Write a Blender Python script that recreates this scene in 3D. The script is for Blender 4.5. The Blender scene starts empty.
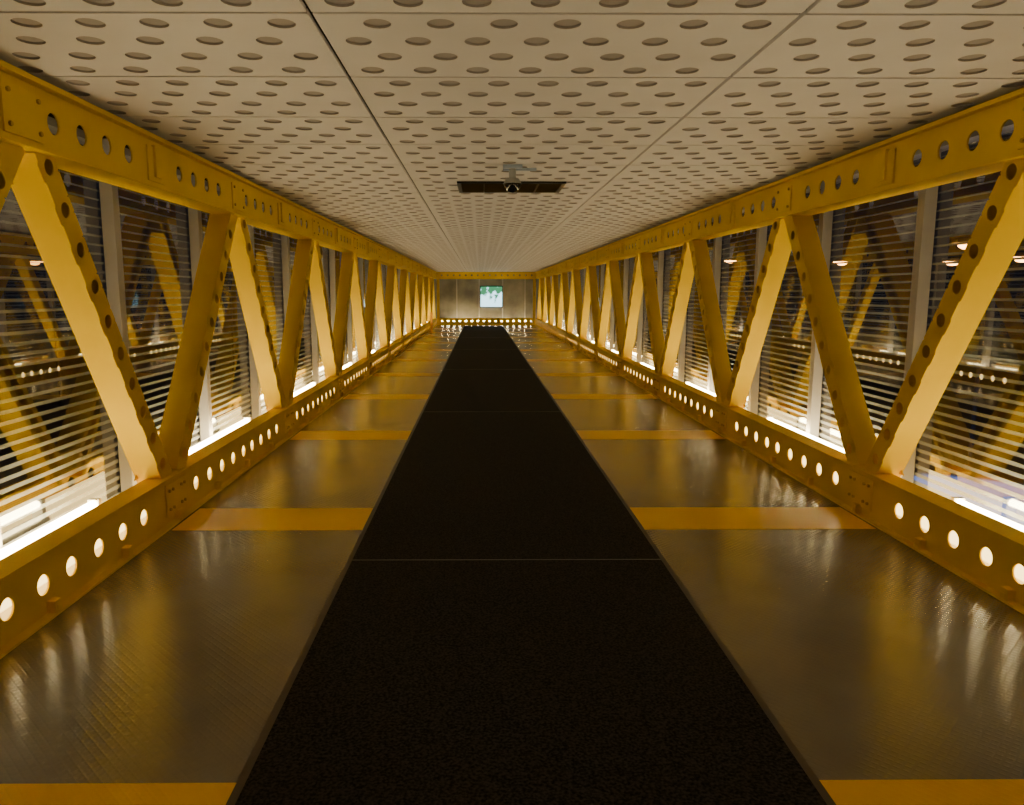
import bpy, math, random
from mathutils import Vector, Matrix
random.seed(3)
C=bpy.context; S=C.scene
COL=S.collection
# ------------------------------------------------------------------ dims
XL,XR=-2.17,2.78          # inner faces of the trusses
GL,GR=-2.65,3.25          # glazing
HC=2.65                   # ceiling
TT=2.622                  # top of top chord
P=3.19; YB0=5.2           # truss panel, bottom node
Y0=YB0-3*P; Y1=38.0
CH=0.33                   # chord depth
TB=2.29                   # underside of top chord
# ------------------------------------------------------------------ materials
def newmat(n):
    m=bpy.data.materials.new(n); m.use_nodes=True
    nt=m.node_tree; nt.nodes.clear()
    o=nt.nodes.new('ShaderNodeOutputMaterial'); return m,nt,o
def pbsdf(nt,o,col,rough=.5,metal=0,spec=.5):
    b=nt.nodes.new('ShaderNodeBsdfPrincipled')
    b.inputs['Base Color'].default_value=(*col,1); b.inputs['Roughness'].default_value=rough
    b.inputs['Metallic'].default_value=metal; b.inputs['Specular IOR Level'].default_value=spec
    nt.links.new(b.outputs[0],o.inputs[0]); return b
def noisecol(nt,b,c1,c2,scale,detail=4):
    tc=nt.nodes.new('ShaderNodeTexCoord'); n=nt.nodes.new('ShaderNodeTexNoise')
    n.inputs['Scale'].default_value=scale; n.inputs['Detail'].default_value=detail
    nt.links.new(tc.outputs['Object'],n.inputs['Vector'])
    r=nt.nodes.new('ShaderNodeValToRGB'); r.color_ramp.elements[0].color=(*c1,1); r.color_ramp.elements[1].color=(*c2,1)
    r.color_ramp.elements[0].position=.35; r.color_ramp.elements[1].position=.65
    nt.links.new(n.outputs['Fac'],r.inputs[0]); nt.links.new(r.outputs[0],b.inputs['Base Color']); return tc,n,r
def M(nt,op,a,b=None,c=None):
    n=nt.nodes.new('ShaderNodeMath'); n.operation=op
    for i,v in enumerate((a,b,c)):
        if v is None: continue
        if isinstance(v,(int,float)): n.inputs[i].default_value=v
        else: nt.links.new(v,n.inputs[i])
    return n.outputs[0]
def simple(name,c1,c2=None,scale=3,rough=.5,metal=0,spec=.5):
    m,nt,o=newmat(name); b=pbsdf(nt,o,c1,rough,metal,spec)
    if c2: noisecol(nt,b,c1,c2,scale)
    return m
def emis(name,col,st):
    m,nt,o=newmat(name); e=nt.nodes.new('ShaderNodeEmission'); e.inputs[0].default_value=(*col,1); e.inputs[1].default_value=st
    nt.links.new(e.outputs[0],o.inputs[0]); return m
m_yel=simple('yellow_paint',(.70,.46,.0),(.76,.51,.0),2.5,.45,0,.06)
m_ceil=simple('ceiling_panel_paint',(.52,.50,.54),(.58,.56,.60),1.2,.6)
m_recess_shade=simple('ceiling_recess_shade',(.28,.25,.255),None,1,.7)  # dimness inside the shallow ceiling dots, put into a darker colour
m_black=simple('black_void',(.012,.011,.01),None,1,.8)
m_mull=simple('grey_aluminium',(.36,.35,.37),(.41,.40,.42),4,.45,.2)
m_sill=simple('white_sill',(.70,.68,.62),(.74,.72,.66),5,.5)
m_bolt=simple('bolt_steel',(.45,.28,.03),None,1,.4,.3)
m_tube=emis('lamp_diffuser',(1.0,.79,.40),64)
m_holeglow=emis('hole_glow',(1.0,.68,.24),5.5)  # added glow that brightens the chord holes, not a lamp part
m_darkmetal=simple('dark_metal',(.03,.03,.032),None,1,.35,.6)
# tread plate
def tread(name,c1,c2,rough,ior):
    m,nt,o=newmat(name); b=pbsdf(nt,o,c1,rough,0,.5); b.inputs['IOR'].default_value=ior
    tc,n,r=noisecol(nt,b,c1,c2,1.7,6)
    sp=nt.nodes.new('ShaderNodeSeparateXYZ'); nt.links.new(tc.outputs['Object'],sp.inputs[0])
    k=math.pi/.042
    u=M(nt,'MULTIPLY',M(nt,'ADD',sp.outputs[0],sp.outputs[1]),k)
    v=M(nt,'MULTIPLY',M(nt,'SUBTRACT',sp.outputs[0],sp.outputs[1]),k)
    su=M(nt,'ABSOLUTE',M(nt,'SINE',u)); sv=M(nt,'ABSOLUTE',M(nt,'SINE',v))
    h=M(nt,'MAXIMUM',M(nt,'POWER',su,8),M(nt,'POWER',sv,8))
    n2=nt.nodes.new('ShaderNodeTexNoise'); n2.inputs['Scale'].default_value=14; nt.links.new(tc.outputs['Object'],n2.inputs['Vector'])
    h2=M(nt,'ADD',h,M(nt,'MULTIPLY',n2.outputs['Fac'],.9))
    bp=nt.nodes.new('ShaderNodeBump'); bp.inputs['Strength'].default_value=.22; bp.inputs['Distance'].default_value=.003
    nt.links.new(h2,bp.inputs['Height']); nt.links.new(bp.outputs[0],b.inputs['Normal'])
    nr=M(nt,'MULTIPLY_ADD',n.outputs['Fac'],.08,rough-.04); nt.links.new(nr,b.inputs['Roughness'])
    return m
m_floor=tread('grey_tread_plate',(.135,.130,.128),(.165,.160,.155),.19,2.1)
m_band=tread('yellow_tread_paint',(.90,.50,.0),(.95,.55,.0),.30,1.5)
# carpet
m_carpet,nt,o=newmat('black_carpet'); b=pbsdf(nt,o,(.01,.01,.01),.95,0,.1)
tc,n,r=noisecol(nt,b,(.007,.007,.007),(.042,.040,.037),90,3)
bp=nt.nodes.new('ShaderNodeBump'); bp.inputs['Strength'].default_value=.8; bp.inputs['Distance'].default_value=.004
nt.links.new(n.outputs['Fac'],bp.inputs['Height']); nt.links.new(bp.outputs[0],b.inputs['Normal'])
m_edge=simple('brown_edge_strip',(.05,.04,.028),(.07,.055,.04),8,.5)
m_seam=simple('seam_strip',(.16,.15,.13),None,1,.5)
# striped glass
m_glass,nt,o=newmat('striped_glass')
tc=nt.nodes.new('ShaderNodeTexCoord'); sp=nt.nodes.new('ShaderNodeSeparateXYZ'); nt.links.new(tc.outputs['Object'],sp.inputs[0])
ph=M(nt,'FRACT',M(nt,'DIVIDE',sp.outputs[2],.062))
duty=M(nt,'MULTIPLY_ADD',sp.outputs[2],-.12,.47)
mask=M(nt,'LESS_THAN',ph,duty)
lw=nt.nodes.new('ShaderNodeLayerWeight'); lw.inputs[0].default_value=.5
fres=M(nt,'MULTIPLY_ADD',M(nt,'POWER',lw.outputs['Facing'],4.5),.68,.24)
tr=nt.nodes.new('ShaderNodeBsdfTransparent'); tr.inputs[0].default_value=(.85,.87,.85,1)
gl=nt.nodes.new('ShaderNodeBsdfGlossy'); gl.inputs['Roughness'].default_value=.0; gl.inputs[0].default_value=(1,1,1,1)
mx=nt.nodes.new('ShaderNodeMixShader'); nt.links.new(fres,mx.inputs[0]); nt.links.new(tr.outputs[0],mx.inputs[1]); nt.links.new(gl.outputs[0],mx.inputs[2])
df=nt.nodes.new('ShaderNodeBsdfDiffuse'); df.inputs[0].default_value=(.27,.295,.32,1)
mx3=nt.nodes.new('ShaderNodeMixShader'); nt.links.new(fres,mx3.inputs[0]); nt.links.new(df.outputs[0],mx3.inputs[1]); nt.links.new(gl.outputs[0],mx3.inputs[2])
mx2=nt.nodes.new('ShaderNodeMixShader'); nt.links.new(mask,mx2.inputs[0]); nt.links.new(mx.outputs[0],mx2.inputs[1]); nt.links.new(mx3.outputs[0],mx2.inputs[2])
nt.links.new(mx2.outputs[0],o.inputs[0])
m_frost=simple('frosted_end_glass',(.12,.12,.12),(.32,.31,.28),.8,.2)

# ------------------------------------------------------------------ mesh builder
class MB:
    def __init__(s): s.v=[]; s.f=[]; s.m=[]
    def add(s,vs,fs,mi=0):
        o=len(s.v); s.v+= [tuple(v) for v in vs]
        for f in fs: s.f.append([o+i for i in f]); s.m.append(mi)
    def box(s,x0,x1,y0,y1,z0,z1,mi=0,T=None):
        vs=[(x,y,z) for x in(x0,x1) for y in(y0,y1) for z in(z0,z1)]
        if T: vs=[T@Vector(v) for v in vs]
        s.add(vs,[(0,1,3,2),(4,6,7,5),(0,4,5,1),(2,3,7,6),(0,2,6,4),(1,5,7,3)],mi)
    def cyl(s,p0,p1,r0,r1=None,n=16,mi=0):
        r1=r0 if r1 is None else r1
        p0=Vector(p0);p1=Vector(p1);d=(p1-p0).normalized()
        a=d.orthogonal().normalized(); b=d.cross(a)
        vs=[p+(a*math.cos(t)+b*math.sin(t))*r for p,r in((p0,r0),(p1,r1)) for t in[2*math.pi*i/n for i in range(n)]]
        fs=[(i,(i+1)%n,n+(i+1)%n,n+i) for i in range(n)]+[tuple(range(n))[::-1],tuple(range(n,2*n))]
        s.add(vs,fs,mi)
    def dome(s,c,r,zs=1,n=20,k=8,mi=0,full=False):
        c=Vector(c); vs=[];fs=[]
        a0=-math.pi/2; a1=math.pi/2 if full else 0
        for j in range(k+1):
            a=a0+(a1-a0)*j/k
            for i in range(n):
                t=2*math.pi*i/n; vs.append(c+Vector((r*math.cos(a)*math.cos(t),r*math.cos(a)*math.sin(t),r*zs*math.sin(a))))
        for j in range(k):
            for i in range(n): fs.append((j*n+i,j*n+(i+1)%n,(j+1)*n+(i+1)%n,(j+1)*n+i))
        s.add(vs,fs,mi)
    # plate in local (s,t,w): s along, t up, w thickness
    def holed(s,fn,s0,s1,t0,t1,holes,r,th,mi=0,n=24,cellw=None):
        tc=(t0+t1)/2; b=(t1-t0)/2; a=cellw/2 if cellw else r*1.25
        def rect(u0,u1):
            if u1-u0<1e-5:return
            vs=[fn(u,t,w) for w in(0,th) for (u,t) in((u0,t0),(u1,t0),(u1,t1),(u0,t1))]
            s.add(vs,[(0,1,2,3),(7,6,5,4),(0,4,5,1),(3,2,6,7)],mi)
        cur=s0
        for h in sorted(holes):
            if h-a<cur-1e-6 or h+a>s1+1e-6: continue
            rect(cur,h-a); cur=h+a
            vs=[]
            for w in(0,th):
                for i in range(n):
                    an=2*math.pi*i/n; c,sn=math.cos(an),math.sin(an); k=1/max(abs(c),abs(sn))
                    vs.append(fn(h+a*c*k,tc+b*sn*k,w))
                for i in range(n):
                    an=2*math.pi*i/n; vs.append(fn(h+r*math.cos(an),tc+r*math.sin(an),w))
            fs=[]
            for i in range(n):
                j=(i+1)%n
                fs.append((i,j,n+j,n+i)); fs.append((3*n+i,3*n+j,2*n+j,2*n+i)); fs.append((n+i,n+j,3*n+j,3*n+i))
            s.add(vs,fs,mi)
        rect(cur,s1); 
    def mesh(s,name,mats):
        me=bpy.data.meshes.new(name); me.from_pydata(s.v,[],s.f); 
        for m in mats: me.materials.append(m)
        for p,mi in zip(me.polygons,s.m): p.material_index=mi
        me.update(); return me
    def obj(s,name,mats,parent=None,bevel=0):
        o=bpy.data.objects.new(name,s.mesh(name,mats)); COL.objects.link(o)
        if parent: o.parent=parent
        if bevel:
            b=o.modifiers.new('bevel','BEVEL'); b.width=bevel; b.segments=2; b.limit_method='ANGLE'
        return o
def empty(name,loc=(0,0,0)):
    e=bpy.data.objects.new(name,None); e.location=loc; COL.objects.link(e); e.empty_display_size=.2; return e

# ------------------------------------------------------------------ floor
mb=MB(); mb.box(GL-.12,GR+.12,Y0-.4,Y1+1.2,-.25,0); mb.obj('floor',[m_floor])
mb=MB()
CXL,CXR=-.77,1.085
for k in range(-2,11):
    ye=2.27+P*k
    if ye>Y1: continue
    mb.box(XL+.07,CXL-.035,ye-.52,ye,.0005,.003); mb.box(CXR+.035,XR-.07,ye-.52,ye,.0005,.003)
mb.obj('floor_marking_bands',[m_band])
cp=empty('carpet_runner')
mb=MB(); mb.box(CXL,CXR,Y0+.5,36.6,.001,.014); mb.obj('carpet_pile',[m_carpet],cp)
mb=MB(); mb.box(CXL-.03,CXL,Y0+.5,36.6,.001,.012); mb.box(CXR,CXR+.03,Y0+.5,36.6,.001,.012); mb.obj('edge_strips',[m_edge],cp)
mb=MB()
for y in (4.32,9.99,15.66,21.3,27.0,32.7): mb.box(CXL,CXR,y-.004,y+.004,.012,.0155)
mb.obj('carpet_seams',[m_seam],cp)

# ------------------------------------------------------------------ ceiling
ce=empty('ceiling')
PW,PL=1.856,.832
mb=MB(); cw=.25; rows=4; ch=PL/rows; R=.055; N=16
for r_ in range(rows):
    yc=(r_+.5)*ch; off=0 if r_%2 else PW-7*cw
    def q(x0,x1):
        if x1-x0>1e-4: mb.add([(x0,yc-ch/2,0),(x1,yc-ch/2,0),(x1,yc+ch/2,0),(x0,yc+ch/2,0)],[(3,2,1,0)])
    q(0,off)
    for c in range(7):
        xc=off+(c+.5)*cw; vs=[]
        for i in range(N):
            an=2*math.pi*i/N; cc,ss=math.cos(an),math.sin(an); k=1/max(abs(cc),abs(ss)); vs.append((xc+cw/2*cc*k,yc+ch/2*ss*k,0))
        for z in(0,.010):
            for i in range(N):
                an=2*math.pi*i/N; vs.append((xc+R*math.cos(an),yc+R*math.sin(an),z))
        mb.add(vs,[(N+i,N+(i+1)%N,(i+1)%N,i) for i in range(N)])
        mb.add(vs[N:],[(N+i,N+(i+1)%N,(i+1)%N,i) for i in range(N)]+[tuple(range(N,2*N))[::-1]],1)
    q(off+7*cw,PW)
mb.add([(0,0,0),(PW,0,0),(PW,PL,0),(0,PL,0),(0,0,.02),(PW,0,.02),(PW,PL,.02),(0,PL,.02)],[(0,1,5,4),(1,2,6,5),(2,3,7,6),(3,0,4,7)])
pm=mb.mesh('perforated_panel',[m_ceil,m_recess_shade])
y=3.04-.852*9; i=0
while y<Y1+.3:
    for x in (-.636-1.876,-.636,1.240):
        o=bpy.data.objects.new('ceiling_panel',pm); o.location=(x,y,HC); COL.objects.link(o); o.parent=ce
    y+=.852
mb=MB(); mb.box(GL-.12,GR+.12,Y0-.4,Y1+1.2,HC+.024,HC+.15); mb.obj('ceiling_backing',[m_black],ce)
# air grille
g=empty('ceiling_air_grille')
mb=MB(); gx0,gx1,gy0,gy1=-.22,.82,7.35,8.05
for a in((gx0,gx1,gy0,gy0+.04),(gx0,gx1,gy1-.04,gy1),(gx0,gx0+.04,gy0,gy1),(gx1-.04,gx1,gy0,gy1)): mb.box(*a,HC-.018,HC-.001)
mb.obj('grille_frame',[m_darkmetal],g)
mb=MB(); mb.box(gx0+.04,gx1-.04,gy0+.04,gy1-.04,HC-.004,HC-.001); mb.obj('grille_backing',[m_black],g)
mb=MB()
for k in range(9):
    yy=gy0+.07+k*.068; T=Matrix.Translation((0,yy,HC-.012))@Matrix.Rotation(math.radians(35),4,'X')
    mb.box(gx0+.04,gx1-.04,-.016,.016,-.0015,.0015,0,T)
for k in range(1,4):
    xx=gx0+k*(gx1-gx0)/4; mb.box(xx-.008,xx+.008,gy0+.04,gy1-.04,HC-.02,HC-.004)
mb.obj('grille_blades',[simple('bronze_blade',(.22,.15,.06),None,1,.35,.7)],g)
# security camera
sc=empty('dome_security_camera')
mx_,my_=.27,6.45
mb=MB(); mb.box(mx_-.08,mx_+.08,my_-.06,my_+.06,HC-.03,HC-.001); mb.box(mx_-.08,mx_+.20,my_-.012,my_+.012,HC-.045,HC-.022); mb.obj('mount_plate',[simple('camera_housing',(.32,.40,.55),None,1,.3)],sc,.004)
mb=MB(); mb.cyl((mx_,my_,HC-.03),(mx_,my_,HC-.11),.03,.03,16); mb.cyl((mx_,my_,HC-.11),(mx_,my_,HC-.15),.055,.078,24); mb.obj('stem_and_collar',[simple('camera_shell',(.30,.31,.33),None,1,.4)],sc)
mb=MB(); mb.dome((mx_,my_,HC-.15),.072,n=28,k=12); o=mb.obj('dome_bubble',[simple('smoked_dome',(.01,.01,.012),None,1,.06)],sc)
for p in o.data.polygons: p.use_smooth=True

# ------------------------------------------------------------------ trusses
boltm=m_bolt
TS=.20; BS=.06
def nodesB(oy=0): return [YB0+oy+P*k for k in range(-3,11)]
def nodesT(oy=0): return [YB0+oy+P*(k+.5) for k in range(-3,10)]
def diag_mesh(L):
    # local: X along length, Y inward face at 0 -> outward positive, Z across width
    W=.15; D=.185; mb=MB()
    hs=[.16+.235*k for k in range(int((L-.25)/.235)+1)]
    mb.holed(lambda s,t,w:(s,w,t),0,L,-W/2,W/2,hs,.042,.008,0,20)
    mb.box(0,L,.008,D,-W/2,-W/2+.01); mb.box(0,L,.008,D,W/2-.01,W/2)
    mb.box(0,L,D-.008,D,-W/2+.01,-W/2+.04); mb.box(0,L,D-.008,D,W/2-.04,W/2-.01)
    return mb.mesh('diagonal_member',[m_yel])
dz=(TB+.03)-(CH-.03)
dmesh={d:diag_mesh(math.hypot(dz,P/2-.20+d*(TS-BS))) for d in(1,-1)}
TE=Y1-.06
OY={-1:0.0,1:.11}
def truss(sgn,X):
    e=empty('steel_truss'); oy=OY[sgn]
    # sgn: -1 left wall (outward = -x)
    out=sgn
    # bottom chord
    hb=[];ht=[]
    for yb in nodesB(oy):
        for k in range(5): 
            hb+= [yb+.40+.29*k]
            if k<4: hb+=[yb-.50-.29*k]
        for d in(.38,.655,.93,1.205): ht+=[yb+d+.03,yb-d]
    hb=[h for h in hb if Y0+.1<h<Y1-.1]; ht=[h for h in ht if Y0+.1<h<Y1-.1]
    mb=MB(); mb.holed(lambda s,t,w:(X+out*w,s,t),Y0,TE,.012,CH-.012,hb,.052,.01)
    def bx(a,b,*r): mb.box(min(X+out*a,X+out*b),max(X+out*a,X+out*b),*r)
    bx(-.05,.14,Y0,TE,0,.012); bx(-.018,.14,Y0,TE,CH-.012,CH)
    mb.obj('bottom_chord',[m_yel],e)
    mb=MB(); mb.holed(lambda s,t,w:(X+out*w,s,t),Y0,TE,TB+.012,TT-.026,ht,.055,.01)
    bx(-.025,.20,Y0,TE,TB,TB+.012); bx(-.05,.20,Y0,TE,TT-.026,TT)
    mb.obj('top_chord',[m_yel],e)
    # lugs, gussets, bolts
    mb=MB()
    for yb in nodesB(oy):
        for d in(-.8,0,.8,1.6-.001):
            yy=yb+d
            if yy>Y1-.1 or yy<Y0+.1: continue
            bx(-.045,0,yy-.03,yy+.03,.012,.075); bx(-.05,-.02,yy-.018,yy+.018,.03,.05)
        if yb<Y0+.2: continue
        bx(-.03,.0,yb-.05,yb+.05,TB+.07,TT-.056); bx(-.012,0,yb-.17,yb+.17,.06,CH-.04)
        bx(-.012,0,yb-.13,yb+.13,TB+.04,TT-.066)
        # gusset bottom (trapezoid)
        for a,(w0,w1,z0,z1,yc) in enumerate([(.26,.13,CH,CH+.16,yb+BS)]):
            xa,xb=X+out*.185,X+out*.195
            vs=[(x,yc+s*w,z) for x in(xa,xb) for s,w,z in((-1,w0,z0),(1,w0,z0),(1,w1,z1),(-1,w1,z1))]
            mb.add(vs,[(0,1,2,3),(7,6,5,4),(0,4,5,1),(1,5,6,2),(2,6,7,3),(3,7,4,0)])
    for yt in nodesT(oy):
        yt+=TS-.08
        bx(-.012,0,yt-.16,yt+.16,TB+.04,TT-.066)
        yt+=.08
        xa,xb=X+out*.185,X+out*.195
        vs=[(x,yt+s*w,z) for x in(xa,xb) for s,w,z in((-1,.12,TB-.15),(1,.12,TB-.15),(1,.25,TB),(-1,.25,TB))]
        mb.add(vs,[(0,1,2,3),(7,6,5,4),(0,4,5,1),(1,5,6,2),(2,6,7,3),(3,7,4,0)])
    mb.obj('gussets_and_lugs',[m_yel],e,.003)
    mb=MB()
    for yb in nodesB(oy)[1:]:
        for d in(-.13,-.07,.07,.13):
            for z in(.11,.24):
                if yb+d<Y1: mb.cyl((X-out*.008,yb+d,z),(X-out*.024,yb+d,z),.012,n=6)
    for yt in nodesT(oy):
        for d in(-.12,.12):
            for z in(TB+.08,TT-.10): mb.cyl((X-out*.008,yt+TS-.08+d,z),(X-out*.024,yt+TS-.08+d,z),.012,n=6)
    mb.obj('bolts',[boltm],e)
    # diagonals
    for yb in nodesB(oy):
        for d in(1,-1):
            a=Vector((X+out*.02,yb+BS+d*.10,CH-.03)); b=Vector((X+out*.02,yb+TS+d*(P/2-.10),TB+.03))
            if b.y>Y1 or b.y<Y0: continue
            ax=(b-a).normalized(); ay=Vector((out,0,0)); az=ax.cross(ay)
            o=bpy.data.objects.new('diagonal_member',dmesh[d]); COL.objects.link(o); o.parent=e
            o.matrix_local=Matrix((( ax.x,ay.x,az.x,a.x),(ax.y,ay.y,az.y,a.y),(ax.z,ay.z,az.z,a.z),(0,0,0,1)))
truss(-1,XL); truss(1,XR)

# ------------------------------------------------------------------ windows (glazing)
wi=0
for sgn,G,X in((-1,GL,XL),(1,GR,XR)):
    wi+=1; e=empty('window_%d'%wi)
    mb=MB(); mb.add([(G,Y0-.3,.06),(G,Y1+1.2,.06),(G,Y1+1.2,HC),(G,Y0-.3,HC)],[(0,1,2,3)]); mb.obj('striped_glass_pane',[m_glass],e)
    mb=MB(); y=YB0+.22-P*3+(OY[sgn]*.6)
    while y<Y1+.5:
        x0,x1=sorted((G-sgn*.01,G-sgn*.10)); mb.box(x0,x1,y-.045,y+.045,.06,HC); y+=P/2
    mb.obj('mullions',[m_mull],e,.004)
    mb=MB(); x0,x1=sorted((G-sgn*.06,G+sgn*.06)); mb.box(x0,x1,Y0,Y1+1,.0,.06); mb.box(x0,x1,Y0,Y1+1,HC-.05,HC); mb.obj('sill_and_head_rails',[m_mull],e)
    # white sill tray
    mb=MB(); x0,x1=sorted((X+sgn*.15,G-sgn*.07)); mb.box(x0,x1,Y0,Y1,.002,.012); o=mb.obj('trim_%d'%wi,[m_sill])
    # lamps
    L=empty('linear_uplight_row')
    mb=MB(); mh=MB(); mo=MB(); xc=X+sgn*.30
    xo0,xo1=sorted((xc-sgn*.055,xc-sgn*.062)); mo.box(xo0,xo1,Y0+.05,Y1-.1,.013,.245)  # continuous glowing strip added behind the bottom chord to light up its holes
    for yt in nodesT():
        mb.cyl((xc,yt-1.05,.265),(xc,yt+1.05,.265),.026,n=8)
        mh.box(xc-.05,xc+.05,yt-1.10,yt+1.10,.14,.17)
        for s in(-1,1):
            mh.box(xc-.035,xc+.035,min(yt+s*1.05,yt+s*1.09),max(yt+s*1.05,yt+s*1.09),.17,.295)
            mh.box(xc-.02,xc+.02,yt+s*.8-.02,yt+s*.8+.02,.012,.14)
    mb.obj('tubes',[m_tube],L); mh.obj('housings',[m_sill],L); mo.obj('hole_glow_strip',[m_holeglow],L)

# ------------------------------------------------------------------ end wall
e=empty('wall_end')
mb=MB()
fy=lambda s,t,w:(s,Y1+w,t)
hs=[XL+.25+.30*k for k in range(16)]
mb.holed(fy,XL,XR,.0,CH,hs,.06,.012); mb.holed(fy,XL,XR,TB+.02,HC-.01,hs,.05,.012)
mb.box(XL,XR,Y1-.03,Y1+.12,CH,CH+.015); mb.box(XL,XR,Y1-.03,Y1+.12,TB,TB+.02)
mb.box(XL,XL+.12,Y1-.02,Y1+.12,CH,TB); mb.box(XR-.12,XR,Y1-.02,Y1+.12,CH,TB)
mb.obj('end_frame',[m_yel],e)
mb=MB(); mb.box(GL,GR,Y1+.9,Y1+.95,0,HC); mb.obj('end_glazing',[m_frost],e)
mb=MB()
for x in(-1.2,-.05,1.15,2.3): mb.box(x-.03,x+.03,Y1+.82,Y1+.9,0,HC)
mb.obj('end_mullions',[m_mull],e)
mb=MB(); mb.cyl((XL+.2,Y1+.35,.2),(XR-.2,Y1+.35,.2),.018,n=8); mb.obj('end_uplight_tube',[m_tube],e)
# lit notice display
pe=empty('wall_display_screen')
m,nt,o=newmat('display_picture'); em=nt.nodes.new('ShaderNodeEmission'); em.inputs[1].default_value=3
tc=nt.nodes.new('ShaderNodeTexCoord'); n=nt.nodes.new('ShaderNodeTexNoise'); n.inputs['Scale'].default_value=4; n.inputs['Detail'].default_value=3
sp=nt.nodes.new('ShaderNodeSeparateXYZ'); nt.links.new(tc.outputs['Object'],sp.inputs[0])
fac=M(nt,'ADD',n.outputs['Fac'],M(nt,'MULTIPLY_ADD',sp.outputs[2],-.45,.62))
r=nt.nodes.new('ShaderNodeValToRGB'); r.color_ramp.elements[0].position=.36; r.color_ramp.elements[0].color=(.03,.14,.06,1); r.color_ramp.elements[1].position=.50; r.color_ramp.elements[1].color=(.55,.9,1,1)
nt.links.new(tc.outputs['Object'],n.inputs['Vector']); nt.links.new(fac,r.inputs[0]); nt.links.new(r.outputs[0],em.inputs[0]); nt.links.new(em.outputs[0],o.inputs[0])
mb=MB(); mb.box(.02,1.12,Y1+.80,Y1+.82,.90,1.92); mb.obj('picture_panel',[m],pe)
mb=MB()
for a in((-.02,.02,.86,1.96),(1.12,1.16,.86,1.96),(.02,1.12,.86,.90),(.02,1.12,1.92,1.96)): mb.box(a[0],a[1],Y1+.79,Y1+.83,a[2],a[3])
mb.obj('display_frame',[m_darkmetal],pe)
# back wall
mb=MB(); mb.box(GL-.12,GR+.12,Y0-.4,Y0-.3,-.25,HC+.15); mb.obj('wall_back',[simple('back_wall_paint',(.2,.19,.17),(.24,.23,.2),2)])
# small yellow post at the far end
mb=MB(); mb.cyl((-1.97,30.5,0),(-1.97,30.5,.02),.11,n=20); mb.cyl((-1.97,30.5,.02),(-1.97,30.5,.80),.05,n=16); mb.dome((-1.97,30.5,.80),.05,full=True); mb.obj('bollard',[simple('amber_paint',(.8,.35,.02),None,1,.4)])

# ------------------------------------------------------------------ outside
mb=MB(); mb.box(-90,90,-30,140,-5.8,-5.6); mb.obj('ground',[simple('asphalt',(.035,.037,.04),(.06,.06,.065),.4,.6)])
m_lamp=emis('sodium_lamp',(1,.42,.10),24)
m_pole=simple('pole_paint',(.06,.06,.06),None,1,.5)
def street(x,y,z,dx):
    h=z+5.6; x=x-dx
    e=empty('street_lamp',(x,y,-5.6)); 
    mb=MB(); mb.cyl((0,0,0),(0,0,h),.10,.06,12); mb.cyl((0,0,h),(dx,0,h+.2),.05,.04,10); mb.cyl((0,0,0),(0,0,.3),.18,.16,12); mb.obj('pole_and_arm',[m_pole],e)
    mb=MB(); mb.box(dx-.55,dx+.55,-.22,.22,h+.14,h+.34); mb.obj('lamp_head',[m_pole],e,.03)
    mb=MB(); mb.box(dx-.48,dx+.48,-.18,.18,h+.08,h+.14); mb.dome((dx,0,h+.1),.34,.6); mb.obj('lamp_lens',[m_lamp],e)
street(19.2,30,3.4,-.9); street(28,45,3.3,.9); street(23.8,50,3.5,-.9); street(23,70,4.4,-1); street(25,35,3.1,-1)
street(-26,48,3.4,1); street(-22,70,4,1)
li=bpy.data.lights.new('plaza_floodlight','SPOT'); li.energy=60000; li.color=(.25,.40,1); li.spot_size=math.radians(50); li.shadow_soft_size=.3
lo=bpy.data.objects.new('plaza_floodlight',li); COL.objects.link(lo); lo.location=(17,25,4); lo.rotation_euler=(0,0,0)
# world
w=bpy.data.worlds.new('night'); S.world=w; w.use_nodes=True
bg=w.node_tree.nodes['Background']; bg.inputs[0].default_value=(.010,.012,.02,1); bg.inputs[1].default_value=.5
# ------------------------------------------------------------------ camera
cd=bpy.data.cameras.new('camera'); cd.sensor_width=36; cd.lens=750/1024*36; cd.clip_end=400; cd.clip_start=.05
cd.shift_x=26.5/1024
co=bpy.data.objects.new('camera',cd); COL.objects.link(co); co.location=(0,0,1.6)
co.rotation_euler=(math.radians(90-8.31),0,math.radians(-.4)); S.camera=co
